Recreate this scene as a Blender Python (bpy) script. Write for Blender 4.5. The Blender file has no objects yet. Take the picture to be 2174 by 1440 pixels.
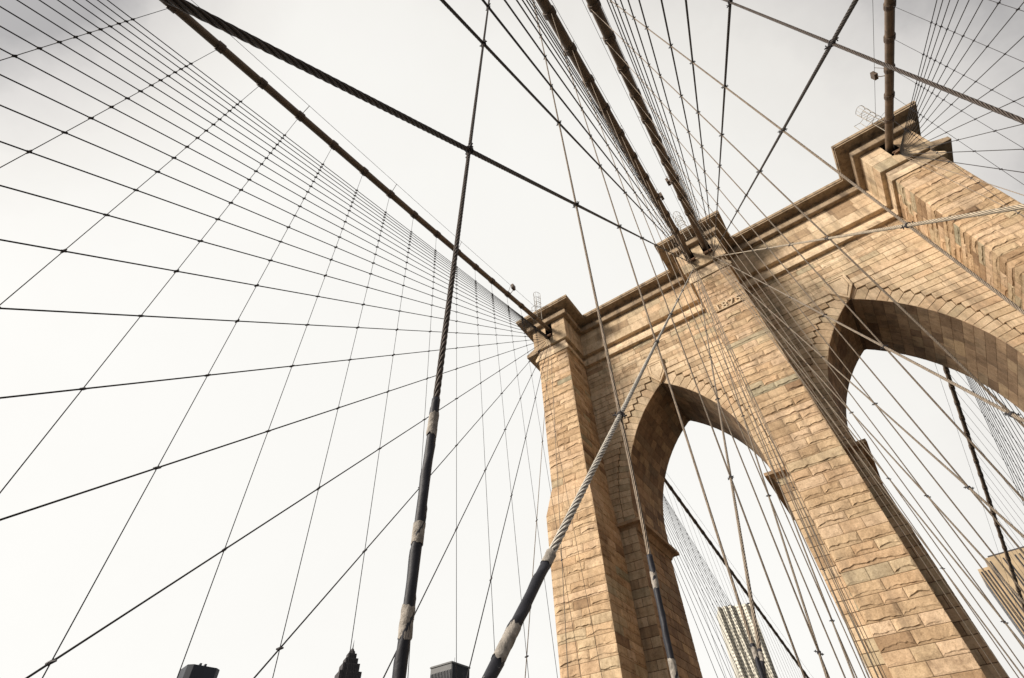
import bpy, bmesh, math, random
from mathutils import Vector, Matrix, noise
random.seed(11)
S = bpy.context.scene
COL = S.collection
pi = math.pi

# ------------------------------------------------------------------ helpers
def link(name, me, parent=None, mat=None):
    o = bpy.data.objects.new(name, me); COL.objects.link(o)
    if parent: o.parent = parent
    if mat and me: me.materials.append(mat)
    return o
def tag(o, label=None, cat=None, group=None, kind=None):
    if label: o['label'] = label
    if cat: o['category'] = cat
    if group: o['group'] = group
    if kind: o['kind'] = kind
    return o
def thing(name, label, cat, loc=(0,0,0), group=None, kind=None):
    o = bpy.data.objects.new(name, None); COL.objects.link(o)
    o.location = loc; o.empty_display_size = .2
    return tag(o, label, cat, group, kind)
ORD = ['first','second','third','fourth','fifth','sixth','seventh','eighth','ninth','tenth','eleventh','twelfth','thirteenth','fourteenth','fifteenth','sixteenth','seventeenth','eighteenth','nineteenth','twentieth','twenty-first','twenty-second','twenty-third','twenty-fourth','twenty-fifth','twenty-sixth','twenty-seventh','twenty-eighth','twenty-ninth','thirtieth','thirty-first','thirty-second','thirty-third','thirty-fourth','thirty-fifth']

class MB:
    """mesh builder with a per-face random tone"""
    def __init__(s): s.v=[]; s.f=[]; s.t=[]; s.m=[]
    def add(s, vs, fs, tone=.5, mi=0):
        b=len(s.v); s.v.extend([tuple(p) for p in vs])
        for f in fs: s.f.append(tuple(i+b for i in f)); s.t.append(tone); s.m.append(mi)
    def box(s, x0,x1,y0,y1,z0,z1, tone=.5, mi=0):
        s.add([(x0,y0,z0),(x1,y0,z0),(x1,y1,z0),(x0,y1,z0),(x0,y0,z1),(x1,y0,z1),(x1,y1,z1),(x0,y1,z1)],
              [(0,3,2,1),(4,5,6,7),(0,1,5,4),(1,2,6,5),(2,3,7,6),(3,0,4,7)], tone, mi)
    def tube(s, path, r, n=8, tone=.5, mi=0, cap=True):
        P=[Vector(p) for p in path]; vs=[]; N=len(P)
        rr = r if hasattr(r,'__len__') else [r]*N
        up=None
        for i in range(N):
            d=(P[min(i+1,N-1)]-P[max(i-1,0)]).normalized()
            if up is None:
                a=Vector((0,0,1)) if abs(d.z)<.9 else Vector((1,0,0))
                up=(a-d*a.dot(d)).normalized()
            else: up=(up-d*up.dot(d)).normalized()
            sd=d.cross(up)
            for k in range(n):
                a=2*pi*k/n; vs.append(P[i]+(up*math.cos(a)+sd*math.sin(a))*rr[i])
        fs=[(i*n+k,i*n+(k+1)%n,(i+1)*n+(k+1)%n,(i+1)*n+k) for i in range(N-1) for k in range(n)]
        if cap: fs+= [tuple(range(n-1,-1,-1)), tuple((N-1)*n+k for k in range(n))]
        s.add(vs,fs,tone,mi)
    def build(s, name, mats, parent=None, smooth=False):
        me=bpy.data.meshes.new(name); me.from_pydata(s.v,[],s.f)
        if not isinstance(mats,(list,tuple)): mats=[mats]
        for m in mats: me.materials.append(m)
        if len(mats)>1: me.polygons.foreach_set('material_index', s.m)
        at=me.attributes.new('tone','FLOAT','FACE'); at.data.foreach_set('value', s.t)
        if smooth: me.polygons.foreach_set('use_smooth',[True]*len(me.polygons))
        me.update()
        return link(name, me, parent)

# ------------------------------------------------------------------ materials
def newmat(name):
    m=bpy.data.materials.new(name); m.use_nodes=True; nt=m.node_tree
    return m, nt, nt.nodes['Principled BSDF']
def N(nt, typ, **kw):
    n=nt.nodes.new(typ)
    for k,v in kw.items():
        if k in n.inputs: n.inputs[k].default_value=v
        else: setattr(n,k,v)
    return n
def ramp(nt, stops, fac=None):
    r=nt.nodes.new('ShaderNodeValToRGB'); cr=r.color_ramp
    while len(cr.elements)<len(stops): cr.elements.new(.5)
    for e,(p,c) in zip(cr.elements,stops): e.position=p; e.color=(*c,1) if len(c)==3 else c
    if fac is not None: nt.links.new(fac,r.inputs['Fac'])
    return r
def mixc(nt, a, b, fac, mode='MIX'):
    m=nt.nodes.new('ShaderNodeMix'); m.data_type='RGBA'; m.blend_type=mode
    L=nt.links
    for sock,val in ((m.inputs['Factor'],fac),(m.inputs[6],a),(m.inputs[7],b)):
        if isinstance(val,(int,float)): sock.default_value=val
        elif isinstance(val,tuple): sock.default_value=(*val,1)
        else: L.new(val,sock)
    return m.outputs[2]

def stone_material(name, stops, bump=.6, streak=.5, rough=.9):
    m,nt,b=newmat(name); L=nt.links
    tc=N(nt,'ShaderNodeTexCoord'); at=N(nt,'ShaderNodeAttribute',attribute_name='tone')
    base=ramp(nt,stops,at.outputs['Fac'])
    n1=N(nt,'ShaderNodeTexNoise',Scale=1.1,Detail=6,Roughness=.65); L.new(tc.outputs['Object'],n1.inputs['Vector'])
    r1=ramp(nt,[(.25,(.42,.38,.35)),(.45,(.84,.82,.80)),(.6,(1,1,1)),(.75,(1.2,1.17,1.12))],n1.outputs['Fac'])
    c=mixc(nt,base.outputs['Color'],r1.outputs['Color'],.85,'MULTIPLY')
    n2=N(nt,'ShaderNodeTexNoise',Scale=14,Detail=8,Roughness=.75); L.new(tc.outputs['Object'],n2.inputs['Vector'])
    r2=ramp(nt,[(.28,(.45,.41,.37)),(.45,(.9,.89,.87)),(.6,(1.05,1.04,1.02)),(.75,(1.25,1.22,1.18))],n2.outputs['Fac'])
    c=mixc(nt,c,r2.outputs['Color'],.8,'MULTIPLY')
    n5=N(nt,'ShaderNodeTexNoise',Scale=4.2,Detail=5,Roughness=.8,Distortion=.4); L.new(tc.outputs['Object'],n5.inputs['Vector'])
    r5=ramp(nt,[(.30,(.50,.43,.36)),(.44,(.93,.91,.88)),(.58,(1.04,1.03,1.02)),(.70,(1.22,1.18,1.12))],n5.outputs['Fac'])
    c=mixc(nt,c,r5.outputs['Color'],.75,'MULTIPLY')
    # soot runs and damp patches, elongated down the stone
    mp=N(nt,'ShaderNodeMapping'); mp.inputs['Scale'].default_value=(1.6,1.6,.16); L.new(tc.outputs['Object'],mp.inputs['Vector'])
    n3=N(nt,'ShaderNodeTexNoise',Scale=1.0,Detail=5,Roughness=.6); L.new(mp.outputs['Vector'],n3.inputs['Vector'])
    r3=ramp(nt,[(.50,(0,0,0)),(.68,(1,1,1))],n3.outputs['Fac'])
    sc=N(nt,'ShaderNodeMath',operation='MULTIPLY'); L.new(r3.outputs['Color'],sc.inputs[0]); sc.inputs[1].default_value=streak
    c=mixc(nt,c,(.10,.075,.055),sc.outputs[0])
    L.new(c,b.inputs['Base Color']); b.inputs['Roughness'].default_value=rough
    b.inputs['Specular IOR Level'].default_value=.25
    n4=N(nt,'ShaderNodeTexNoise',Scale=9,Detail=10,Roughness=.72); L.new(tc.outputs['Object'],n4.inputs['Vector'])
    bp=N(nt,'ShaderNodeBump',Strength=bump,Distance=.05); L.new(n4.outputs['Fac'],bp.inputs['Height']); L.new(bp.outputs['Normal'],b.inputs['Normal'])
    return m
TAN=[(0,(.27,.175,.105)),(.14,(.44,.30,.18)),(.35,(.60,.44,.28)),(.5,(.66,.49,.335)),(.68,(.56,.385,.235)),(.82,(.60,.46,.30)),(.93,(.46,.39,.27)),(1,(.36,.33,.235))]
M_rock=stone_material('rock_faced_granite',TAN,.7,.32)
M_ash=stone_material('dressed_limestone',[(0,(.36,.25,.155)),(.25,(.58,.45,.30)),(.55,(.68,.54,.38)),(.75,(.60,.44,.29)),(1,(.46,.39,.27))],.3,.48)
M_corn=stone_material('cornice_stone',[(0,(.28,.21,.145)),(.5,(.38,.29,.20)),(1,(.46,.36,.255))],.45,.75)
M_dark=stone_material('shaded_reveal_stone',[(0,(.22,.145,.09)),(.35,(.36,.25,.16)),(.6,(.47,.33,.21)),(.8,(.28,.215,.15)),(1,(.54,.39,.24))],.25,.5)  # same stone as the walls, with the shade of the reveals put into its colour
def mortar_material():
    m,nt,b=newmat('mortar'); L=nt.links
    tc=N(nt,'ShaderNodeTexCoord'); n=N(nt,'ShaderNodeTexNoise',Scale=3,Detail=5); L.new(tc.outputs['Object'],n.inputs['Vector'])
    r=ramp(nt,[(.3,(.22,.155,.10)),(.7,(.5,.38,.26))],n.outputs['Fac']); L.new(r.outputs['Color'],b.inputs['Base Color'])
    b.inputs['Roughness'].default_value=.95; return m
M_mort=mortar_material()
def plain(name,col,rough=.6,metal=0,var=.25,scale=8,bump=0):
    m,nt,b=newmat(name); L=nt.links
    tc=N(nt,'ShaderNodeTexCoord'); n=N(nt,'ShaderNodeTexNoise',Scale=scale,Detail=6,Roughness=.65); L.new(tc.outputs['Object'],n.inputs['Vector'])
    lo=tuple(c*(1-var) for c in col); hi=tuple(min(1,c*(1+var)) for c in col)
    r=ramp(nt,[(.3,lo),(.7,hi)],n.outputs['Fac']); L.new(r.outputs['Color'],b.inputs['Base Color'])
    b.inputs['Roughness'].default_value=rough; b.inputs['Metallic'].default_value=metal
    b.inputs['Specular IOR Level'].default_value=.3
    if bump:
        bp=N(nt,'ShaderNodeBump',Strength=bump,Distance=.02); L.new(n.outputs['Fac'],bp.inputs['Height']); L.new(bp.outputs['Normal'],b.inputs['Normal'])
    return m
def rope_material(name, col, strands=6, lay=.42, bump=.9):
    """strands laid round the local Z axis of the rope"""
    m,nt,b=newmat(name); L=nt.links
    tc=N(nt,'ShaderNodeTexCoord'); sx=N(nt,'ShaderNodeSeparateXYZ'); L.new(tc.outputs['Object'],sx.inputs[0])
    a=N(nt,'ShaderNodeMath',operation='ARCTAN2'); L.new(sx.outputs['Y'],a.inputs[0]); L.new(sx.outputs['X'],a.inputs[1])
    z=N(nt,'ShaderNodeMath',operation='MULTIPLY'); L.new(sx.outputs['Z'],z.inputs[0]); z.inputs[1].default_value=2*pi/lay
    d=N(nt,'ShaderNodeMath',operation='SUBTRACT'); L.new(a.outputs[0],d.inputs[0]); L.new(z.outputs[0],d.inputs[1])
    k=N(nt,'ShaderNodeMath',operation='MULTIPLY'); L.new(d.outputs[0],k.inputs[0]); k.inputs[1].default_value=strands
    s=N(nt,'ShaderNodeMath',operation='COSINE'); L.new(k.outputs[0],s.inputs[0])
    h=N(nt,'ShaderNodeMath',operation='MULTIPLY_ADD'); L.new(s.outputs[0],h.inputs[0]); h.inputs[1].default_value=.5; h.inputs[2].default_value=.5
    g=N(nt,'ShaderNodeMath',operation='POWER'); L.new(h.outputs[0],g.inputs[0]); g.inputs[1].default_value=.45
    n=N(nt,'ShaderNodeTexNoise',Scale=5,Detail=6,Roughness=.7); L.new(tc.outputs['Object'],n.inputs['Vector'])
    r=ramp(nt,[(.3,tuple(c*.65 for c in col)),(.55,col),(.75,tuple(min(1,c*1.25) for c in col))],n.outputs['Fac'])
    n7=N(nt,'ShaderNodeTexNoise',Scale=26,Detail=4,Roughness=.7); L.new(tc.outputs['Object'],n7.inputs['Vector'])
    gg=N(nt,'ShaderNodeMath',operation='MULTIPLY'); L.new(g.outputs[0],gg.inputs[0]); L.new(n7.outputs['Fac'],gg.inputs[1])
    gr=ramp(nt,[(0,(.2,.18,.17)),(.3,(.75,.75,.75)),(.6,(1.15,1.15,1.15))],gg.outputs[0])
    c=mixc(nt,r.outputs['Color'],gr.outputs['Color'],1,'MULTIPLY')
    L.new(c,b.inputs['Base Color']); b.inputs['Roughness'].default_value=.6; b.inputs['Specular IOR Level'].default_value=.3
    bp=N(nt,'ShaderNodeBump',Strength=bump,Distance=.01); L.new(g.outputs[0],bp.inputs['Height']); L.new(bp.outputs['Normal'],b.inputs['Normal'])
    return m
M_rope=rope_material('weathered_wire_rope',(.33,.265,.20),6,.42)
M_black=rope_material('backlit_wire_rope',(.075,.06,.05),6,.42)  # same rope, its dark look against the sky put into the colour
M_tan=rope_material('tan_painted_rope',(.50,.41,.30),6,.42)
M_pale=rope_material('pale_galvanised_rope',(.66,.61,.53),6,.42)
M_thin=rope_material('weathered_suspender_wire',(.37,.29,.215),6,.30)
M_tbrown=rope_material('brown_suspender_wire',(.11,.085,.07),6,.30)  # darker copy of the suspender wire, backlit tone put into the colour
M_outer=plain('backlit_dark_wire',(.035,.032,.034),.7,0,.3,2)  # near-black because the silhouette against bright sky is put into the wire colour
M_joint=plain('dirty_joint',(.13,.09,.06),.95,0,.4,3)
M_cable=plain('brown_cable_paint',(.16,.115,.08),.55,0,.35,1.5,.1)
M_band=plain('cable_band_steel',(.10,.07,.05),.6,0,.4,6)
M_clamp=plain('blackened_clamp_steel',(.045,.04,.042),.6,0,.4,20)
M_sleeve=plain('black_rubber_sleeve',(.018,.018,.024),.55,0,.35,7,.25)
M_tape=plain('grimy_white_tape',(.30,.27,.235),.85,0,.5,22,.8)
M_slot=plain('dark_slot_lining',(.02,.016,.014),.7,0,.4,5)  # cable slot walls, with the darkness of the recess painted in
M_rust=plain('rusty_socket_steel',(.20,.12,.075),.7,0,.4,12)
M_cage=plain('galvanised_ladder_steel',(.30,.26,.21),.6,0,.3,8)

# ------------------------------------------------------------------ world, sun, camera
W=bpy.data.worlds.new('World'); S.world=W; W.use_nodes=True; nt=W.node_tree; L=nt.links
for n in list(nt.nodes): nt.nodes.remove(n)
out=N(nt,'ShaderNodeOutputWorld'); pass
SUNDIR=Vector((-.52,-.70,.49)).normalized()
sky=N(nt,'ShaderNodeTexSky',sky_type='NISHITA',sun_disc=False)
sky.sun_elevation=math.asin(SUNDIR.z); sky.sun_rotation=math.atan2(SUNDIR.x,SUNDIR.y)
sky.air_density=1.0; sky.dust_density=4
bg1=N(nt,'ShaderNodeBackground',Strength=.05); 
hs=N(nt,'ShaderNodeHueSaturation',Saturation=.15); L.new(sky.outputs['Color'],hs.inputs['Color']); L.new(hs.outputs[0],bg1.inputs['Color'])
tc=N(nt,'ShaderNodeTexCoord')
def lobe(direction, lo, hi):
    dv=Vector(direction).normalized()
    dp=N(nt,'ShaderNodeVectorMath',operation='DOT_PRODUCT'); dp.inputs[1].default_value=dv; L.new(tc.outputs['Generated'],dp.inputs[0])
    mr=N(nt,'ShaderNodeMapRange',interpolation_type='SMOOTHSTEP'); L.new(dp.outputs['Value'],mr.inputs['Value'])
    mr.inputs['From Min'].default_value=lo; mr.inputs['From Max'].default_value=hi; return mr.outputs[0]
def azel(az,el):
    a,e=math.radians(az),math.radians(el); return (math.sin(a)*math.cos(e),math.cos(a)*math.cos(e),math.sin(e))
# thin bright overcast; lens corner darkening put into the grey cloud round it
lb0=lobe(azel(-44,32),.36,.90); lk=lobe(azel(-124,50),.90,1.0)
lm_=N(nt,'ShaderNodeMath',operation='MULTIPLY_ADD'); L.new(lk,lm_.inputs[0]); lm_.inputs[1].default_value=-.42; L.new(lb0,lm_.inputs[2]); lb=lm_.outputs[0]
n1=N(nt,'ShaderNodeTexNoise',Scale=2.2,Detail=7,Roughness=.6); L.new(tc.outputs['Generated'],n1.inputs['Vector'])
mr=N(nt,'ShaderNodeMapRange'); L.new(n1.outputs['Fac'],mr.inputs['Value']); mr.inputs['From Min'].default_value=.3; mr.inputs['From Max'].default_value=.7; mr.inputs['To Min'].default_value=-.15; mr.inputs['To Max'].default_value=.13
sm=N(nt,'ShaderNodeMath',operation='ADD'); sm.use_clamp=True; L.new(lb,sm.inputs[0]); L.new(mr.outputs[0],sm.inputs[1])
cr=ramp(nt,[(0,(.10,.097,.097)),(.16,(.187,.180,.173)),(.38,(.234,.227,.215)),(.65,(.257,.252,.240)),(1,(.270,.266,.255))],sm.outputs[0])
bg2=N(nt,'ShaderNodeBackground',Strength=1.0); L.new(cr.outputs[0],bg2.inputs['Color'])
mx=N(nt,'ShaderNodeMixShader'); mx.inputs[0].default_value=.86   # cloud cover
L.new(bg1.outputs[0],mx.inputs[1]); L.new(bg2.outputs[0],mx.inputs[2]); L.new(mx.outputs[0],out.inputs['Surface'])
sd=bpy.data.lights.new('sun','SUN'); sd.energy=1.5; sd.angle=math.radians(14); sd.color=(1,.92,.81)
so=bpy.data.objects.new('sun',sd); COL.objects.link(so); so.rotation_euler=SUNDIR.to_track_quat('Z','Y').to_euler()

cd=bpy.data.cameras.new('camera'); cam=bpy.data.objects.new('camera',cd); COL.objects.link(cam); S.camera=cam
C0=Vector((-.6161,-37.2399,0)); ya,pt,ro=.57950,2.40722,-.04550
R=Matrix.Rotation(ya,3,'Z')@Matrix.Rotation(pt,3,'X')@Matrix.Rotation(ro,3,'Z')
cam.matrix_world=Matrix.Translation(C0)@R.to_4x4()
cd.sensor_width=36; cd.sensor_fit='HORIZONTAL'; cd.lens=36*1067.4328/2174; cd.clip_start=.02; cd.clip_end=6000
S.view_settings.view_transform='Standard'; S.view_settings.look='None'; S.view_settings.exposure=1.95; S.view_settings.gamma=1
S.render.engine='CYCLES'; S.render.resolution_x=1024; S.render.resolution_y=678

# ------------------------------------------------------------------ ground level setting
b=MB(); b.box(-4000,4000,-4000,4000,-46,-45)
tag(b.build('water',plain('river_water',(.03,.035,.035),.25,0,.2,.05,.3)),kind='structure')
M_asph=plain('asphalt',(.05,.05,.05),.9,0,.2,3,.2)
for sx in (-1,1):
    b=MB(); b.box(min(sx*3,sx*13.2),max(sx*3,sx*13.2),-160,160,-7.2,-6.8)
    tag(b.build('road',M_asph),kind='structure')
b=MB()
for i in range(26):
    x=-2.6+i*.2; b.box(x,x+.19,-160,160,-1.72,-1.65,random.random())
tag(b.build('pavement',plain('weathered_deck_planks',(.12,.09,.065),.85,0,.3,3,.3)),kind='structure')

# ------------------------------------------------------------------ masonry
def nz(x,y,z): return noise.noise(Vector((x,y,z)))
class Frame:
    def __init__(s,O,U,V,Nn): s.O,s.U,s.V,s.N=Vector(O),Vector(U),Vector(V),Vector(Nn)
    def __call__(s,u,v,h): return s.O+s.U*u+s.V*v+s.N*h
def rock_block(mb,fr,u0,u1,v0,v1,relief=.09,tone=None,depth=.06):
    j=.014; u0+=j;u1-=j;v0+=j;v1-=j
    if u1-u0<.1 or v1-v0<.1: return
    tone=random.random() if tone is None else tone
    seed=random.random()*100; nu=max(3,int((u1-u0)/.13)); h=v1-v0
    style=random.random(); amp=relief*random.uniform(.55,1.25)
    vs=[];rows=8
    for i in range(nu+1):
        t=i/nu; u=u0+(u1-u0)*t
        e=min(t,1-t)*(u1-u0)/.10; edge=min(1,e)
        jag=.16+.14*nz(seed+u*2.2,.3,seed)+.10*nz(seed+u*7,1.3,seed)
        if style>.6: jag+=.22*math.sin(t*pi)*(1 if style>.8 else .5)
        jag=max(.07,min(.62,jag))
        if edge<1: jag=max(.07,jag*edge)
        prof=[(0,-depth),(0.0,0),(.05,.004),(jag*.8,.012),(jag+.03,1),(jag+(1-jag)*.4,.72),(.95,.28),(1,0)]
        for (tv,hh) in prof:
            v=v0+h*min(1,tv)
            if hh<=.02: H=hh
            else:
                H=amp*hh*(.72+.55*nz(seed+u*3,v*3,seed))*edge+.012*nz(u*9,v*9,seed)
                if style<.25: H*=.35
            vs.append(fr(u,v,H))
    fs=[(i*rows+r,(i+1)*rows+r,(i+1)*rows+r+1,i*rows+r+1) for i in range(nu) for r in range(rows-1)]
    b0=len(vs)
    vs+= [fr(u0,v1,-depth),fr(u1,v1,-depth)]
    fs+= [tuple([7+i*rows for i in range(nu+1)]+[b0+1,b0])]
    fs+= [tuple([b0]+[r for r in range(7,-1,-1)]), tuple([nu*rows+r for r in range(8)]+[b0+1])]
    mb.add(vs,fs,tone)
def flat_block(mb,fr,u0,u1,v0,v1,tone=None,proud=0,depth=.05,j=.017,ch=.018):
    u0+=j;u1-=j;v0+=j;v1-=j
    if u1-u0<.06 or v1-v0<.06: return
    tone=random.random() if tone is None else tone
    p=proud+random.uniform(-.004,.006)
    vs=[fr(u0,v0,-depth),fr(u1,v0,-depth),fr(u1,v1,-depth),fr(u0,v1,-depth),
        fr(u0,v0,p-ch),fr(u1,v0,p-ch),fr(u1,v1,p-ch),fr(u0,v1,p-ch),
        fr(u0+ch,v0+ch,p),fr(u1-ch,v0+ch,p),fr(u1-ch,v1-ch,p),fr(u0+ch,v1-ch,p)]
    fs=[(8,9,10,11)]
    for k in range(4):
        a,c=k,(k+1)%4; fs+=[(a,c,4+c,4+a),(4+a,4+c,8+c,8+a)]
    mb.add(vs,fs,tone)
def poly_block(mb,fr,pts,tone=None,proud=0,depth=.05,j=.021):
    """flat stone of any outline (u,v), shrunk by the joint"""
    tone=random.random() if tone is None else tone
    cx=sum(p[0] for p in pts)/len(pts); cz=sum(p[1] for p in pts)/len(pts)
    def sh(p,k):
        d=math.hypot(p[0]-cx,p[1]-cz); s=(d-k*1.35)/d; return (cx+(p[0]-cx)*s,cz+(p[1]-cz)*s)
    A=[sh(p,j) for p in pts]; B=[sh(p,j+.016) for p in pts]; n=len(pts)
    vs=[fr(*p,-depth) for p in A]+[fr(*p,proud-.015) for p in A]+[fr(*p,proud) for p in B]
    fs=[tuple(range(2*n,3*n))]
    for k in range(n):
        c=(k+1)%n; fs+=[(k,c,n+c,n+k),(n+k,n+c,2*n+c,2*n+k)]
    mb.add(vs,fs,tone)
def courses(z0,z1,h=.63,var=.09):
    out=[];z=z0
    n=max(1,round((z1-z0)/h)); hs=[h*(1+random.uniform(-var,var)) for _ in range(n)]; s=(z1-z0)/sum(hs)
    for q in hs: out.append((z,z+q*s)); z+=q*s
    return out
def split(u0,u1,n,var=.08):
    w=(u1-u0)/n; e=[u0+w*i+(random.uniform(-var,var)*w if 0<i<n else 0) for i in range(n+1)]
    return list(zip(e[:-1],e[1:]))
def tone_course():
    return random.random()
def front(y): return Frame((0,y,0),(1,0,0),(0,0,1),(0,-1,0))
def back(y): return Frame((0,y,0),(1,0,0),(0,0,1),(0,1,0))
def sidef(x,sx): return Frame((x,0,0),(0,1,0),(0,0,1),(sx,0,0))

TW=tag(bpy.data.objects.new('bridge_tower',None),'massive tan granite bridge tower with two pointed arches and 1875 on its middle pier','bridge tower'); COL.objects.link(TW); TW.location=(0,0,-45)
def sub(o): o.matrix_parent_inverse=TW.matrix_world.inverted() if False else Matrix.Translation((0,0,45)); return o
YB=7.1; YF=0.0; YP=-4.0; YPB=YB+4.0
CX=8.36; RA=14.03; AC=8.58; ZS=21.0; ZI=20.0; HWJ=RA-AC
def arch_x(z, R=RA):      # half opening at height z
    if z<=ZS: return R-AC
    q=R*R-(z-ZS)**2
    return math.sqrt(q)-AC if q>0 else -99
ZTOP=38.2
# --- piers
def pier(name,xl,xr,lo_l,lo_r,label=None):
    """xl..xr above the set-off, lo_l..lo_r below it"""
    mb=MB(); yl=YP-(.22 if (lo_l!=xl or lo_r!=xr) else 0)
    dx=.04
    mo=MB()
    mo.box(xl+dx,xr-dx,YP+dx,YPB-dx,22.4,39.5)
    if yl!=YP:
        mo.box(lo_l+dx,lo_r-dx,yl+dx,YPB+.18,-45,20.6)
        # sloping weathered set-off
        a=[(lo_l+dx,yl+dx,20.6),(lo_r-dx,yl+dx,20.6),(lo_r-dx,YPB+.18,20.6),(lo_l+dx,YPB+.18,20.6)]
        c=[(xl+dx,YP+dx,22.9),(xr-dx,YP+dx,22.9),(xr-dx,YPB-dx,22.9),(xl+dx,YPB-dx,22.9)]
        mo.add(a+c,[(0,1,5,4),(1,2,6,5),(2,3,7,6),(3,0,4,7)])
    else: mo.box(xl+dx,xr-dx,YP+dx,YPB-dx,-45,22.4)
    k=0
    zones=[(3.0,20.5,lo_l,lo_r,yl),(22.9,ZTOP,xl,xr,YP)] if yl!=YP else [(3.0,ZTOP,xl,xr,YP)]
    for (z0,z1,L_,R_,y) in zones:
        for (a,c) in courses(z0,z1):
            k+=1
            n=3 if k%2 else random.choice([1,2,2])
            ct=random.random()
            for (u0,u1) in split(L_,R_,n): rock_block(mb,front(y),u0,u1,a,c,.085,tone=min(1,max(0,ct*.6+random.random()*.4)))
            for sx,X in ((-1,L_),(1,R_)):
                inner = not((sx<0 and X<-15) or (sx>0 and X>15))
                y1 = YF if inner else YPB
                f=sidef(X,sx)
                nn=(2 if k%2 else 3) if inner else 6
                for (u0,u1) in split(y,y1,nn):
                    (rock_block if inner else flat_block)(mb,f,u0,u1,a,c,**({'relief':.07} if inner else {}))
                if inner:
                    for (u0,u1) in split(YB,YPB,2): flat_block(mb,f,u0,u1,a,c)
            for (u0,u1) in split(L_,R_,n): flat_block(mb,back(YPB if y==YP else YPB+.22),u0,u1,a,c)
    if yl!=YP:   # smooth stones of the set-off
        for (a,c) in courses(20.5,22.9,.8):
            ta,tc_=(a-20.5)/2.4,(c-20.5)/2.4
            def lerp(p,q,t): return p+(q-p)*t
            la,lc=lerp(lo_l,xl,ta),lerp(lo_l,xl,tc_); ra,rc=lerp(lo_r,xr,ta),lerp(lo_r,xr,tc_); fa,fc=lerp(yl,YP,ta),lerp(yl,YP,tc_)
            for t0,t1 in split(0,1,3):
                tn=random.uniform(.3,.7)
                g=.004
                P=[(lerp(la,ra,t0+g),fa,a+.012),(lerp(la,ra,t1-g),fa,a+.012),(lerp(lc,rc,t1-g),fc,c-.012),(lerp(lc,rc,t0+g),fc,c-.012)]
                Q=[(p[0],p[1]+.05,p[2]) for p in P]
                mb.add(P+Q,[(0,1,2,3),(0,4,5,1),(1,5,6,2),(2,6,7,3),(3,7,4,0)],tn)
            for sx,(xa,xc) in ((-1,(la,lc)),(1,(ra,rc))):
                inner = not((sx<0 and xa<-15) or (sx>0 and xa>15)); ye=YF if inner else YPB
                for t0,t1 in split(0,1,2 if inner else 5):
                    tn=random.uniform(.3,.7)
                    P=[(xa,lerp(fa,ye,t0)+.01,a+.012),(xa,lerp(fa,ye,t1)-.01,a+.012),(xc,lerp(fc,ye,t1)-.01,c-.012),(xc,lerp(fc,ye,t0)+.01,c-.012)]
                    Q=[(p[0]-sx*.05,p[1],p[2]) for p in P]
                    mb.add(P+Q,[(0,1,2,3),(0,4,5,1),(1,5,6,2),(2,6,7,3),(3,7,4,0)],tn)
    # merge backing into the same mesh with its own material
    base=len(mb.v)
    for f,t in zip(mo.f,mo.t): mb.f.append(tuple(i+base for i in f)); mb.t.append(t); mb.m.append(1)
    mb.v.extend(mo.v)
    o=sub(mb.build(name,[M_rock,M_mort],TW))
    if label: o['label']=label
    return o
pier('pier',-19.05,-15.6,-19.7,-15.38)
pier('pier',-1.72,1.72,-1.72,1.72,'middle pier carrying the date 1875')
pier('pier',15.6,19.05,15.38,19.7)

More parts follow.
